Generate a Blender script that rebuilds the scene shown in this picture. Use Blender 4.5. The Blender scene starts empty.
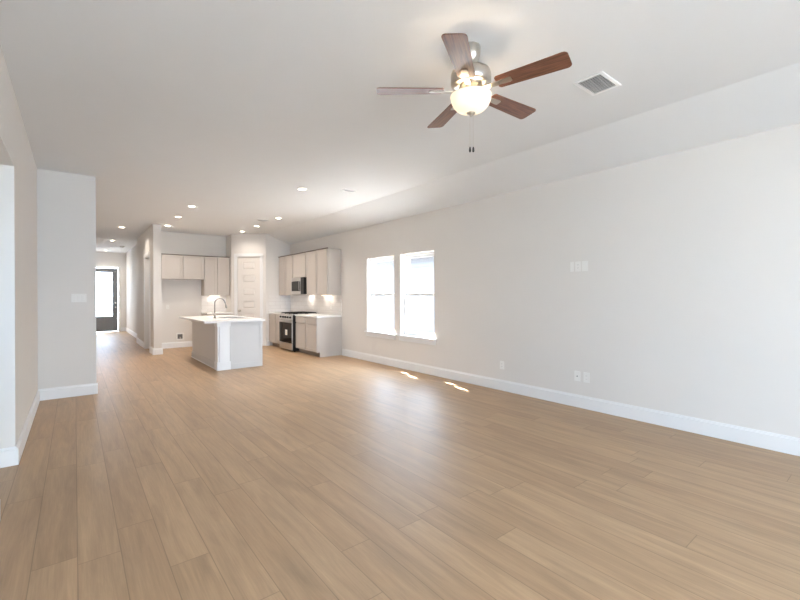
import bpy, bmesh, math, random
from mathutils import Vector, Matrix
random.seed(7)
PI = math.pi
scene = bpy.context.scene
COL = scene.collection

# ------------------------------------------------------------------ camera, world, sun, exposure
FPX, YAW, HOR, ROLL, EYE = 408.73, 0.6722, 294.89, -0.0042, 1.37
cam_d = bpy.data.cameras.new('camera')
cam = bpy.data.objects.new('camera', cam_d); COL.objects.link(cam)
cam_d.sensor_fit = 'HORIZONTAL'; cam_d.sensor_width = 36.0
cam_d.lens = FPX / 800 * 36.0
cam_d.shift_y = -(300 - HOR) / 800
cam_d.clip_start = 0.02; cam_d.clip_end = 300
cam.location = (0, 0, EYE)
cam.rotation_euler = (Matrix.Rotation(-YAW, 4, 'Z') @ Matrix.Rotation(PI / 2, 4, 'X') @ Matrix.Rotation(ROLL, 4, 'Z')).to_euler()
scene.camera = cam

scene.view_settings.view_transform = 'Standard'
scene.view_settings.look = 'None'
scene.view_settings.gamma = 1.0
scene.view_settings.use_curve_mapping = False
scene.view_settings.exposure = 0.97

SKY_STRENGTH = 10.0
SUN_STRENGTH = 30.0
CAN_POWER = 6.5
FAN_POWER = 6.0
WARM = (1.0, 0.90, 0.80)

world = bpy.data.worlds.new('sky'); scene.world = world; world.use_nodes = True
nt = world.node_tree; nt.nodes.clear()
wo = nt.nodes.new('ShaderNodeOutputWorld'); bg = nt.nodes.new('ShaderNodeBackground')
tc = nt.nodes.new('ShaderNodeTexCoord'); noi = nt.nodes.new('ShaderNodeTexNoise')
ramp = nt.nodes.new('ShaderNodeValToRGB')
noi.inputs['Scale'].default_value = 3.0; noi.inputs['Detail'].default_value = 5
ramp.color_ramp.elements[0].position = 0.38; ramp.color_ramp.elements[0].color = (0.47, 0.705, 1.0, 1)
ramp.color_ramp.elements[1].position = 0.56; ramp.color_ramp.elements[1].color = (0.755, 0.88, 1.0, 1)
nt.links.new(tc.outputs['Generated'], noi.inputs['Vector'])
nt.links.new(noi.outputs['Fac'], ramp.inputs['Fac'])
nt.links.new(ramp.outputs['Color'], bg.inputs['Color'])
nt.links.new(bg.outputs['Background'], wo.inputs['Surface'])
bg.inputs['Strength'].default_value = SKY_STRENGTH

sun_d = bpy.data.lights.new('sun', 'SUN'); sun = bpy.data.objects.new('sun', sun_d); COL.objects.link(sun)
sun_d.energy = SUN_STRENGTH; sun_d.angle = math.radians(0.53); sun_d.color = (1.0, 0.93, 0.82)
sun.rotation_euler = Vector((0.42, 1.20, 1.37)).to_track_quat('Z', 'Y').to_euler()
sun.location = (8, 12, 14)

def portal(name, loc, rot, sx, sy):
    d = bpy.data.lights.new(name, 'AREA'); d.shape = 'RECTANGLE'; d.size = sx; d.size_y = sy
    d.cycles.is_portal = True
    o = bpy.data.objects.new(name, d); COL.objects.link(o); o.location = loc; o.rotation_euler = rot
    return o
# daylight sampling guides in the openings, the added corridor window among them (they emit nothing themselves)
portal('daylight_portal', (1.32, -3.06, 1.26), (PI / 2, 0, 0), 3.16, 2.36)
portal('daylight_portal', (-1.9, 2.18, 1.5), (PI / 2, 0, 0), 0.8, 1.2)
portal('daylight_portal', (5.01, 6.64, 1.37), (0, PI / 2, 0), 1.5, 0.92)
portal('daylight_portal', (5.01, 5.53, 1.37), (0, PI / 2, 0), 1.5, 0.92)
portal('daylight_portal', (0.85, 19.22, 1.45), (-PI / 2, 0, 0), 0.6, 1.7)

# ------------------------------------------------------------------ materials
def srgb(r, g, b):
    def f(c):
        c /= 255.0
        return c / 12.92 if c <= 0.04045 else ((c + 0.055) / 1.055) ** 2.4
    return (f(r), f(g), f(b), 1.0)

def new_mat(name):
    m = bpy.data.materials.new(name); m.use_nodes = True
    t = m.node_tree
    return m, t, t.nodes['Principled BSDF']

def paint(name, col, rough=0.6, bump=0.0, scale=120.0, spec=0.5, metal=0.0, var=0.03):
    """painted / solid surface with a faint procedural mottling and roller texture"""
    m, t, b = new_mat(name)
    b.inputs['Roughness'].default_value = rough; b.inputs['Metallic'].default_value = metal
    b.inputs['Specular IOR Level'].default_value = spec
    c = t.nodes.new('ShaderNodeTexCoord'); n = t.nodes.new('ShaderNodeTexNoise')
    n.inputs['Scale'].default_value = 3.0; n.inputs['Detail'].default_value = 3
    mx = t.nodes.new('ShaderNodeMix'); mx.data_type = 'RGBA'
    mx.inputs[6].default_value = tuple(x * (1 - var) for x in col[:3]) + (1,)
    mx.inputs[7].default_value = tuple(min(1, x * (1 + var)) for x in col[:3]) + (1,)
    t.links.new(c.outputs['Object'], n.inputs['Vector']); t.links.new(n.outputs['Fac'], mx.inputs[0])
    t.links.new(mx.outputs[2], b.inputs['Base Color'])
    if bump:
        n2 = t.nodes.new('ShaderNodeTexNoise'); n2.inputs['Scale'].default_value = scale
        bp = t.nodes.new('ShaderNodeBump'); bp.inputs['Strength'].default_value = bump; bp.inputs['Distance'].default_value = 0.002
        t.links.new(c.outputs['Object'], n2.inputs['Vector']); t.links.new(n2.outputs['Fac'], bp.inputs['Height'])
        t.links.new(bp.outputs['Normal'], b.inputs['Normal'])
    return m

def glow(name, col, strength, rough=0.4):
    m, t, b = new_mat(name)
    b.inputs['Base Color'].default_value = (0.6, 0.58, 0.54, 1); b.inputs['Roughness'].default_value = rough
    b.inputs['Emission Color'].default_value = col; b.inputs['Emission Strength'].default_value = strength
    return m

def glass(name, tint=(1, 1, 1, 1), gloss=0.06, frost=0.0):
    m = bpy.data.materials.new(name); m.use_nodes = True
    t = m.node_tree; t.nodes.clear()
    o = t.nodes.new('ShaderNodeOutputMaterial'); tr = t.nodes.new('ShaderNodeBsdfTransparent'); tr.inputs[0].default_value = tint
    g = t.nodes.new('ShaderNodeBsdfGlossy'); g.inputs['Roughness'].default_value = 0.02
    mx = t.nodes.new('ShaderNodeMixShader'); mx.inputs[0].default_value = gloss
    src = tr
    if frost:
        tl = t.nodes.new('ShaderNodeBsdfTranslucent'); tl.inputs[0].default_value = (0.95, 0.97, 1, 1)
        m2 = t.nodes.new('ShaderNodeMixShader'); m2.inputs[0].default_value = frost
        t.links.new(tr.outputs[0], m2.inputs[1]); t.links.new(tl.outputs[0], m2.inputs[2]); src = m2
    t.links.new(src.outputs[0], mx.inputs[1]); t.links.new(g.outputs[0], mx.inputs[2])
    t.links.new(mx.outputs[0], o.inputs[0])
    return m

def math_node(t, op, a=None, b=None, c=None):
    n = t.nodes.new('ShaderNodeMath'); n.operation = op
    for i, v in enumerate((a, b, c)):
        if v is None: continue
        if isinstance(v, (int, float)): n.inputs[i].default_value = v
        else: t.links.new(v, n.inputs[i])
    return n.outputs[0]

def floor_material():
    m, t, b = new_mat('oak_plank_floor')
    W, L, OFF = 0.1835, 1.52, 0.007
    c = t.nodes.new('ShaderNodeTexCoord'); sp = t.nodes.new('ShaderNodeSeparateXYZ')
    t.links.new(c.outputs['Object'], sp.inputs[0])
    u = math_node(t, 'DIVIDE', math_node(t, 'SUBTRACT', sp.outputs[0], OFF), W)
    row = math_node(t, 'FLOOR', u); fu = math_node(t, 'FRACT', u)
    wn = t.nodes.new('ShaderNodeTexWhiteNoise'); wn.noise_dimensions = '1D'; t.links.new(row, wn.inputs['W'])
    v = math_node(t, 'ADD', math_node(t, 'DIVIDE', sp.outputs[1], L), math_node(t, 'MULTIPLY', wn.outputs['Value'], 7.3))
    colm = math_node(t, 'FLOOR', v); fv = math_node(t, 'FRACT', v)
    cb = t.nodes.new('ShaderNodeCombineXYZ'); t.links.new(row, cb.inputs[0]); t.links.new(colm, cb.inputs[1])
    w2 = t.nodes.new('ShaderNodeTexWhiteNoise'); w2.noise_dimensions = '3D'; t.links.new(cb.outputs[0], w2.inputs['Vector'])
    ramp = t.nodes.new('ShaderNodeValToRGB'); e = ramp.color_ramp
    e.elements[0].position = 0.0; e.elements[0].color = srgb(178, 147, 115)
    e.elements[1].position = 1.0; e.elements[1].color = srgb(187, 156, 123)
    x = e.elements.new(0.5); x.color = srgb(183, 152, 119)
    t.links.new(w2.outputs['Value'], ramp.inputs[0])
    # grain: noise stretched along the plank, shifted per plank
    mp = t.nodes.new('ShaderNodeMapping'); mp.inputs['Scale'].default_value = (9.0, 0.8, 1)
    ad = t.nodes.new('ShaderNodeVectorMath'); ad.operation = 'ADD'
    sc = t.nodes.new('ShaderNodeVectorMath'); sc.operation = 'SCALE'; sc.inputs['Scale'].default_value = 13.0
    t.links.new(w2.outputs['Color'], sc.inputs[0]); t.links.new(c.outputs['Object'], ad.inputs[0]); t.links.new(sc.outputs[0], ad.inputs[1])
    t.links.new(ad.outputs[0], mp.inputs[0])
    n1 = t.nodes.new('ShaderNodeTexNoise'); n1.inputs['Scale'].default_value = 1.6; n1.inputs['Detail'].default_value = 6; n1.inputs['Roughness'].default_value = 0.6
    n1.inputs['Distortion'].default_value = 0.6
    t.links.new(mp.outputs[0], n1.inputs['Vector'])
    mp2 = t.nodes.new('ShaderNodeMapping'); mp2.inputs['Scale'].default_value = (60.0, 2.0, 1); t.links.new(ad.outputs[0], mp2.inputs[0])
    n2 = t.nodes.new('ShaderNodeTexNoise'); n2.inputs['Scale'].default_value = 2.5; n2.inputs['Detail'].default_value = 4; t.links.new(mp2.outputs[0], n2.inputs['Vector'])
    g = math_node(t, 'ADD', math_node(t, 'MULTIPLY', n1.outputs['Fac'], 0.75), math_node(t, 'MULTIPLY', n2.outputs['Fac'], 0.25))
    mr = t.nodes.new('ShaderNodeMapRange'); mr.inputs[1].default_value = 0.3; mr.inputs[2].default_value = 0.7
    mr.inputs[3].default_value = 0.74; mr.inputs[4].default_value = 1.17; t.links.new(g, mr.inputs[0])
    # seams
    eu = math_node(t, 'MULTIPLY', math_node(t, 'MINIMUM', fu, math_node(t, 'SUBTRACT', 1.0, fu)), W)
    ev = math_node(t, 'MULTIPLY', math_node(t, 'MINIMUM', fv, math_node(t, 'SUBTRACT', 1.0, fv)), L)
    ed = math_node(t, 'MINIMUM', eu, ev)
    sm = t.nodes.new('ShaderNodeMapRange'); sm.inputs[1].default_value = 0.0; sm.inputs[2].default_value = 0.0032
    sm.inputs[3].default_value = 0.55; sm.inputs[4].default_value = 1.0; t.links.new(ed, sm.inputs[0])
    k = math_node(t, 'MULTIPLY', mr.outputs[0], sm.outputs[0])
    mul = t.nodes.new('ShaderNodeVectorMath'); mul.operation = 'SCALE'
    t.links.new(ramp.outputs[0], mul.inputs[0]); t.links.new(k, mul.inputs['Scale'])
    t.links.new(mul.outputs[0], b.inputs['Base Color'])
    rr = t.nodes.new('ShaderNodeMapRange'); rr.inputs[3].default_value = 0.38; rr.inputs[4].default_value = 0.50
    t.links.new(n1.outputs['Fac'], rr.inputs[0]); t.links.new(rr.outputs[0], b.inputs['Roughness'])
    b.inputs['Specular IOR Level'].default_value = 0.5
    bp = t.nodes.new('ShaderNodeBump'); bp.inputs['Strength'].default_value = 0.35; bp.inputs['Distance'].default_value = 0.0015
    t.links.new(k, bp.inputs['Height']); t.links.new(bp.outputs['Normal'], b.inputs['Normal'])
    return m

def wood_blade():
    m, t, b = new_mat('walnut_fan_blade')
    c = t.nodes.new('ShaderNodeTexCoord'); mp = t.nodes.new('ShaderNodeMapping'); mp.inputs['Scale'].default_value = (3, 45, 10)
    t.links.new(c.outputs['Object'], mp.inputs[0])
    n = t.nodes.new('ShaderNodeTexNoise'); n.inputs['Scale'].default_value = 2.0; n.inputs['Detail'].default_value = 6; n.inputs['Distortion'].default_value = 0.4
    t.links.new(mp.outputs[0], n.inputs['Vector'])
    r = t.nodes.new('ShaderNodeValToRGB'); r.color_ramp.elements[0].position = 0.3; r.color_ramp.elements[1].position = 0.72
    r.color_ramp.elements[0].color = srgb(84, 48, 34); r.color_ramp.elements[1].color = srgb(142, 92, 68)
    t.links.new(n.outputs['Fac'], r.inputs[0]); t.links.new(r.outputs[0], b.inputs['Base Color'])
    b.inputs['Roughness'].default_value = 0.3; b.inputs['Coat Weight'].default_value = 0.6; b.inputs['Coat Roughness'].default_value = 0.2
    return m

def tile_mat(name, c1, c2, mort, sx, sy, rough, plane='XZ'):
    m, t, b = new_mat(name)
    c = t.nodes.new('ShaderNodeTexCoord'); sp = t.nodes.new('ShaderNodeSeparateXYZ'); cb = t.nodes.new('ShaderNodeCombineXYZ')
    t.links.new(c.outputs['Object'], sp.inputs[0])
    if plane == 'XZ': t.links.new(math_node(t, 'ADD', sp.outputs[0], sp.outputs[1]), cb.inputs[0])
    else: t.links.new(sp.outputs['XYZ'.index(plane[0])], cb.inputs[0])
    t.links.new(sp.outputs[2], cb.inputs[1])
    br = t.nodes.new('ShaderNodeTexBrick'); br.inputs['Scale'].default_value = 1.0
    br.inputs['Color1'].default_value = c1; br.inputs['Color2'].default_value = c2; br.inputs['Mortar'].default_value = mort
    br.inputs['Brick Width'].default_value = sx; br.inputs['Row Height'].default_value = sy; br.inputs['Mortar Size'].default_value = sy * 0.035
    t.links.new(cb.outputs[0], br.inputs['Vector']); t.links.new(br.outputs['Color'], b.inputs['Base Color'])
    b.inputs['Roughness'].default_value = rough
    bp = t.nodes.new('ShaderNodeBump'); bp.inputs['Strength'].default_value = 0.4; bp.inputs['Distance'].default_value = 0.003; bp.invert = True
    t.links.new(br.outputs['Fac'], bp.inputs['Height']); t.links.new(bp.outputs['Normal'], b.inputs['Normal'])
    return m

def siding_mat():
    m, t, b = new_mat('pale_lap_siding')
    c = t.nodes.new('ShaderNodeTexCoord'); sp = t.nodes.new('ShaderNodeSeparateXYZ'); t.links.new(c.outputs['Object'], sp.inputs[0])
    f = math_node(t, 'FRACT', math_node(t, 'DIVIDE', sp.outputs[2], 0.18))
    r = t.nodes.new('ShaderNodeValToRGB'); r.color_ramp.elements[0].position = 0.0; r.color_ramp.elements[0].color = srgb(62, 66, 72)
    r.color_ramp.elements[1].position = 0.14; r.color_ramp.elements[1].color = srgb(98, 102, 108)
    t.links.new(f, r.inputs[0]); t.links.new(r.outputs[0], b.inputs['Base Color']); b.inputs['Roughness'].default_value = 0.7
    return m

M = {}
M['wall'] = paint('warm_white_wall_paint', srgb(229, 225, 220), 0.75, 0.12, 160, 0.3, 0, 0.012)
M['ceil'] = paint('flat_white_ceiling_paint', srgb(232, 233, 234), 0.9, 0.15, 90, 0.2, 0, 0.012)
M['trim'] = paint('white_trim_enamel', srgb(240, 240, 240), 0.4, 0, 1, 0.5, 0, 0.01)
M['door_white'] = paint('white_door_enamel', srgb(234, 229, 223), 0.45, 0, 1, 0.5, 0, 0.01)
M['cab'] = paint('light_greige_cabinet_paint', srgb(199, 191, 183), 0.45, 0.03, 200, 0.4, 0, 0.02)
M['cab_shade'] = paint('taupe_cabinet_moulding', srgb(112, 100, 90), 0.7)  # darker taupe stands in for shade at the cabinet tops
M['island'] = paint('light_grey_island_paint', srgb(207, 205, 203), 0.5, 0.02, 200, 0.4, 0, 0.02)
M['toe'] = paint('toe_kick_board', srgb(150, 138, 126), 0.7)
M['quartz'] = paint('white_quartz', srgb(242, 240, 238), 0.25, 0, 1, 0.5, 0, 0.02)
M['tile'] = tile_mat('white_subway_tile', srgb(240, 236, 232), srgb(234, 230, 226), srgb(222, 216, 210), 0.30, 0.10, 0.22)
M['steel'] = paint('brushed_stainless', (0.62, 0.60, 0.58, 1), 0.3, 0.05, 300, 0.5, 1.0, 0.05)
M['nickel'] = paint('brushed_nickel', (0.60, 0.56, 0.50, 1), 0.28, 0, 1, 0.5, 1.0, 0.03)
M['gunmetal'] = paint('dark_faucet_metal', (0.30, 0.29, 0.28, 1), 0.3, 0, 1, 0.5, 1.0, 0.02)
M['chrome'] = paint('polished_chrome', (0.75, 0.75, 0.76, 1), 0.12, 0, 1, 0.5, 1.0, 0.01)
M['black'] = paint('black_enamel', srgb(22, 22, 23), 0.35, 0, 1, 0.5, 0, 0.05)
M['iron'] = paint('cast_iron_grate', srgb(30, 29, 28), 0.6, 0.2, 300)
M['oven_glass'] = paint('dark_oven_glass', srgb(20, 18, 17), 0.08, 0, 1, 0.35, 0, 0.05)
M['paper'] = paint('white_paper_tag', srgb(235, 233, 228), 0.8)
M['ink'] = paint('grey_print', srgb(150, 148, 146), 0.8)
M['floor'] = floor_material()
M['blade'] = wood_blade()
M['bowl'] = glow('lit_frosted_glass_bowl', (1.0, 0.80, 0.50, 1), 0.5)
M['lens'] = glow('lit_lamp_lens', (1.0, 0.86, 0.66, 1), 9.0)
M['led'] = glow('lit_led_strip', (1.0, 0.84, 0.62, 1), 1.5)
M['pane'] = glass('clear_window_glass')
M['frost'] = glass('frosted_door_glass', (0.97, 0.98, 1, 1), 0.05, 0.12)
M['vinyl'] = paint('white_vinyl_window', srgb(240, 242, 244), 0.4, 0, 1, 0.5, 0, 0.01)
M['plate'] = paint('white_wall_plate_plastic', srgb(240, 238, 234), 0.35, 0, 1, 0.5, 0, 0.01)
M['slot'] = paint('dark_socket_slot', srgb(70, 66, 62), 0.6)
M['front_door'] = paint('grey_door_paint', srgb(112, 114, 116), 0.4, 0.05, 80, 0.5, 0, 0.05)
M['brick'] = tile_mat('tan_brick', srgb(128, 108, 94), srgb(100, 84, 74), srgb(180, 172, 164), 0.21, 0.075, 0.85)
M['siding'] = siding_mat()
M['shingle'] = tile_mat('grey_roof_shingle', srgb(120, 118, 116), srgb(98, 96, 95), srgb(70, 69, 68), 0.3, 0.14, 0.9)
M['concrete'] = paint('pale_concrete', srgb(205, 203, 200), 0.85, 0.2, 20, 0.3, 0, 0.06)
M['louver'] = paint('white_register_enamel', srgb(246, 246, 246), 0.45, 0, 1, 0.5, 0, 0.01)
M['duct'] = paint('grey_duct_interior', srgb(126, 126, 126), 0.8)

# ------------------------------------------------------------------ mesh helpers
class MB:
    def __init__(self): self.bm = bmesh.new()
    def box(self, x0, x1, y0, y1, z0, z1, mtx=None):
        vs = [self.bm.verts.new(Vector(p)) for p in ((x0, y0, z0), (x1, y0, z0), (x1, y1, z0), (x0, y1, z0), (x0, y0, z1), (x1, y0, z1), (x1, y1, z1), (x0, y1, z1))]
        if mtx is not None:
            for v in vs: v.co = mtx @ v.co
        for f in ((0, 3, 2, 1), (4, 5, 6, 7), (0, 1, 5, 4), (1, 2, 6, 5), (2, 3, 7, 6), (3, 0, 4, 7)):
            self.bm.faces.new([vs[i] for i in f])
        return self
    def prism(self, pts, axis, a0, a1):
        """polygon in the plane normal to axis, extruded from a0 to a1 (axis 'Y': pts are x,z; 'Z': x,y; 'X': y,z)"""
        def P(p, a): return {'Y': (p[0], a, p[1]), 'Z': (p[0], p[1], a), 'X': (a, p[0], p[1])}[axis]
        A = [self.bm.verts.new(P(p, a0)) for p in pts]; B = [self.bm.verts.new(P(p, a1)) for p in pts]
        n = len(pts)
        self.bm.faces.new(A); self.bm.faces.new(B[::-1])
        for i in range(n): self.bm.faces.new([A[i], B[i], B[(i + 1) % n], A[(i + 1) % n]])
        return self
    def lathe(self, prof, c=(0, 0, 0), seg=40, mtx=None):
        rings = []
        for r, z in prof:
            if r < 1e-5: rings.append([self.bm.verts.new((c[0], c[1], c[2] + z))])
            else: rings.append([self.bm.verts.new((c[0] + r * math.cos(2 * PI * k / seg), c[1] + r * math.sin(2 * PI * k / seg), c[2] + z)) for k in range(seg)])
        for a, b in zip(rings[:-1], rings[1:]):
            for k in range(seg):
                k2 = (k + 1) % seg
                if len(a) == 1 and len(b) == 1: continue
                if len(a) == 1: self.bm.faces.new([a[0], b[k], b[k2]])
                elif len(b) == 1: self.bm.faces.new([a[k], b[0], a[k2]])
                else: self.bm.faces.new([a[k], b[k], b[k2], a[k2]])
        if mtx is not None:
            for r in rings:
                for v in r: v.co = mtx @ v.co
        return self
    def tube(self, pts, r, seg=10, cap=True):
        pts = [Vector(p) for p in pts]; n = len(pts); rs = r if isinstance(r, (list, tuple)) else [r] * n
        rings = []; up = None
        for i, p in enumerate(pts):
            d = (pts[min(i + 1, n - 1)] - pts[max(i - 1, 0)]).normalized()
            if up is None: up = d.orthogonal().normalized()
            up = (up - d * up.dot(d)).normalized(); s = d.cross(up)
            rings.append([self.bm.verts.new(p + (up * math.cos(2 * PI * k / seg) + s * math.sin(2 * PI * k / seg)) * rs[i]) for k in range(seg)])
        for a, b in zip(rings[:-1], rings[1:]):
            for k in range(seg): self.bm.faces.new([a[k], a[(k + 1) % seg], b[(k + 1) % seg], b[k]])
        if cap: self.bm.faces.new(rings[0][::-1]); self.bm.faces.new(rings[-1])
        return self
    def build(self, name, mat, parent=None, bevel=0.0, smooth=False, seg=2):
        bmesh.ops.recalc_face_normals(self.bm, faces=self.bm.faces)
        me = bpy.data.meshes.new(name); self.bm.to_mesh(me); self.bm.free()
        o = bpy.data.objects.new(name, me); COL.objects.link(o)
        me.materials.append(mat)
        if parent is not None: o.parent = parent
        if smooth:
            for p in me.polygons: p.use_smooth = True
        if bevel:
            b = o.modifiers.new('soft_edges', 'BEVEL'); b.width = bevel; b.segments = seg; b.limit_method = 'ANGLE'; b.angle_limit = math.radians(40)
            b.harden_normals = False
        return o

def tag(o, label, cat, group=None, kind=None):
    o['label'] = label; o['category'] = cat
    if group: o['group'] = group
    if kind: o['kind'] = kind
    return o
def empty(name, loc, rotz=0.0):
    o = bpy.data.objects.new(name, None); COL.objects.link(o); o.location = loc; o.rotation_euler = (0, 0, rotz)
    o.empty_display_size = 0.1
    return o
def struct(o, label=None, cat=None):
    o['kind'] = 'structure'
    if label: o['label'] = label; o['category'] = cat or o.name.split('_')[0]
    return o
def copy_tree(o, parent=None):
    c = o.copy(); COL.objects.link(c)
    if parent is not None: c.parent = parent
    for ch in list(o.children): copy_tree(ch, c)
    return c

# ------------------------------------------------------------------ the room shell
H = 3.048
XR, XL, YS, YB, YE = 4.776, -0.382, 7.155, 12.14, 19.16
YREAR = -3.0
FOLD_X, LOW = 4.13, 2.80
G = 0.0008

struct(MB().box(-3.2, 4.96, YREAR - 0.12, YE + 0.14, -0.12, 0).build('floor', M['floor']),
       'light oak plank floor running from the living room into the kitchen and hall', 'floor')
struct(MB().prism([(-3.2, H), (FOLD_X, H), (XR, LOW), (XR + 0.25, LOW + 0.0005), (XR + 0.25, LOW + 0.5), (-3.2, H + 0.25)], 'Y', YREAR - 0.12, YE + 0.14).build('ceiling', M['ceil']),
       'white ceiling, flat over the room and sloping down to the right wall', 'ceiling')

def wall_x(name, x0, x1, y0, y1, z1, holes, label, mat='wall', z0=0.0):
    """wall whose faces are normal to X, holes = (ya, yb, za, zb) sorted by ya"""
    m = MB(); y = y0
    for ya, yb, za, zb in holes:
        if ya - y > 1e-4: m.box(x0, x1, y, ya, z0, z1)
        if za > z0 + 1e-4: m.box(x0, x1, ya, yb, z0, za)
        if zb < z1 - 1e-4: m.box(x0, x1, ya, yb, zb, z1)
        y = yb
    if y1 - y > 1e-4: m.box(x0, x1, y, y1, z0, z1)
    bmesh.ops.remove_doubles(m.bm, verts=m.bm.verts, dist=1e-5)
    return struct(m.build(name, M[mat]), label, 'wall')
def wall_y(name, y0, y1, x0, x1, z1, holes, label, mat='wall', z0=0.0):
    m = MB(); x = x0
    for xa, xb, za, zb in holes:
        if xa - x > 1e-4: m.box(x, xa, y0, y1, z0, z1)
        if za > z0 + 1e-4: m.box(xa, xb, y0, y1, z0, za)
        if zb < z1 - 1e-4: m.box(xa, xb, y0, y1, zb, z1)
        x = xb
    if x1 - x > 1e-4: m.box(x, x1, y0, y1, z0, z1)
    bmesh.ops.remove_doubles(m.bm, verts=m.bm.verts, dist=1e-5)
    return struct(m.build(name, M[mat]), label, 'wall')

WZ0, WZ1 = 0.62, 2.125
W1, W2 = (6.18, 7.10), (5.07, 5.99)
wall_x('wall_right', XR, XR + 0.14, YREAR - 0.12, YB + 0.14, LOW,
       [(W2[0], W2[1], WZ0, WZ1), (W1[0], W1[1], WZ0, WZ1)], 'long bare wall with two windows on the right side of the room')
wall_x('wall_exterior', XR + 0.141, XR + 0.25, YREAR - 0.12, YB + 0.14, LOW,
       [(W2[0] + 0.0, W2[1], WZ0 - 0.02, WZ1), (W1[0], W1[1], WZ0 - 0.02, WZ1)], 'tan brick skin seen through the two windows', 'brick')
OY0, OY1, OZ = 3.47, 4.56, 2.43
wall_x('wall_left', XL - 0.13, XL, YREAR - 0.12, YS + 0.12, H, [(OY0, OY1, 0, OZ)], 'white wall with a tall cased-free opening at the left edge')
wall_y('wall_stub', YS, YS + 0.12, XL, 0.115, H, [], 'short white wall with a light switch facing the camera at left')
wall_x('wall_hall_left', 0.115, 0.235, YS, YE, H, [], 'left wall of the entry hall, hidden behind the short white wall')
wall_y('wall_entry', YE, YE + 0.14, 0.0, 1.72, H, [(0.375, 1.32, 0, 2.46)], 'end wall of the hall around the front door')
HX = 1.43
DY0, DY1, DZ = 11.55, 12.40, 2.36
wall_x('wall_hall_right', HX, 1.592, 10.98, 14.2, H, [(DY0, DY1, 0, DZ)], 'hall wall with a doorway beside the kitchen alcove')
wall_x('wall_hall_far', 1.575, 1.72, 14.2, YE, H, [], 'far part of the hall wall, set back, near the front door')
wall_y('wall_kitchen', YB, YB + 0.12, 1.592, XR, H, [], 'kitchen back wall with wall cabinets and an empty refrigerator space')
wall_y('wall_rear', YREAR - 0.12, YREAR, XL, XR, H, [(-0.25, 2.90, 0.08, 2.44)], 'rear wall with a wide glazed patio door, behind the camera')
wall_y('wall_corridor_end', 2.2, 2.32, -3.2, XL - 0.13, H, [(-2.3, -1.5, 0.9, 2.1)], 'near wall of the side corridor through the left opening')  # hole is for the added daylight window
wall_y('wall_corridor_far', 5.6, 5.72, -3.2, XL - 0.13, H, [], 'far wall of the side corridor through the left opening')
wall_x('wall_corridor_side', -3.2, -3.08, 2.32, 5.6, H, [], 'end of the side corridor through the left opening')
# corner pantry: return, diagonal with door, second return
PA = Vector((3.36, 11.6, 0)); PBv = Vector((4.07, 10.98, 0))
PL = (PBv - PA).length; PROT = math.atan2(PBv.y - PA.y, PBv.x - PA.x)
PD0, PD1, PDZ = (PL - 0.62) / 2, (PL + 0.62) / 2, 2.425
wall_x('wall_pantry_left', 3.36, 3.46, 11.6 + 0.03, YB, H, [], 'narrow side wall of the corner pantry beside the tall wall cabinet')
m = MB(); Rz = Matrix.Translation(PA) @ Matrix.Rotation(PROT, 4, 'Z')
m.box(0, PD0, 0, 0.10, 0, H, Rz); m.box(PD1, PL, 0, 0.10, 0, H, Rz); m.box(PD0, PD1, 0, 0.10, PDZ, H, Rz)
struct(m.build('wall_pantry', M['wall']), 'diagonal corner wall holding the white panelled pantry door', 'wall')
wall_y('wall_pantry_right', 10.98, 11.08, 4.075, XR, H, [], 'narrow pantry side wall where the range-side cabinets start')

# baseboards (profile: flat board with a small stepped top)
BH, BT = 0.15, 0.02
def baseboard(name, a, b, side, label):
    """board along a->b on the floor; thickness goes to the left of a->b times side"""
    a = Vector((a[0], a[1], 0)); b = Vector((b[0], b[1], 0)); d = (b - a).normalized(); n = Vector((-d.y, d.x, 0)) * side
    m = MB(); prof = [(0, 0.001), (BT, 0.001), (BT, BH - 0.022), (BT * 0.55, BH - 0.014), (BT * 0.45, BH), (0, BH)]
    A = [m.bm.verts.new(a + n * p + Vector((0, 0, z))) for p, z in prof]; B = [m.bm.verts.new(b + n * p + Vector((0, 0, z))) for p, z in prof]
    m.bm.faces.new(A); m.bm.faces.new(B[::-1])
    for i in range(len(prof)): m.bm.faces.new([A[i], B[i], B[(i + 1) % len(prof)], A[(i + 1) % len(prof)]])
    return struct(m.build(name, M['trim']), label, 'baseboard')
e = 0.0006
baseboard('baseboard_right', (XR - e, YREAR), (XR - e, 8.10), 1, 'white baseboard along the long wall under the windows')
baseboard('baseboard_left', (XL + e, OY1 - BT), (XL + e, YS - BT - e), -1, 'white baseboard between the left opening and the short wall')
baseboard('baseboard_near', (XL + e, YREAR), (XL + e, OY0 + BT), -1, 'white baseboard end at the left edge of the picture')
baseboard('baseboard_jamb', (XL, OY1 - e), (XL - 0.13, OY1 - e), 1, 'white baseboard turning into the left opening')
baseboard('baseboard_stub', (XL + e, YS - e), (0.25, YS - e), -1, 'white baseboard of the short wall facing the camera')
baseboard('baseboard_kitchen', (1.594, YB - e), (2.70, YB - e), -1, 'white baseboard of the refrigerator space')
baseboard('baseboard_column', (HX - BT, 10.98 - e), (1.594 + BT, 10.98 - e), -1, 'white baseboard on the end of the hall wall')
baseboard('baseboard_hall', (HX - e, 10.98 - BT), (HX - e, DY0 - 0.09), 1, 'white baseboard beside the hall doorway')
baseboard('baseboard_hall_far', (HX - e, DY1 + 0.09), (HX - e, 14.2), 1, 'white baseboard beyond the hall doorway')
baseboard('baseboard_entry', (1.575 - e, 14.2), (1.575 - e, YE - BT - e), 1, 'white baseboard near the front door')
baseboard('baseboard_end', (1.40, YE - e), (1.575, YE - e), -1, 'white baseboard beside the front door casing')
baseboard('baseboard_pantry', (4.09, 10.98 - e), (4.16, 10.98 - e), -1, 'short white baseboard beside the pantry door')

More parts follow.
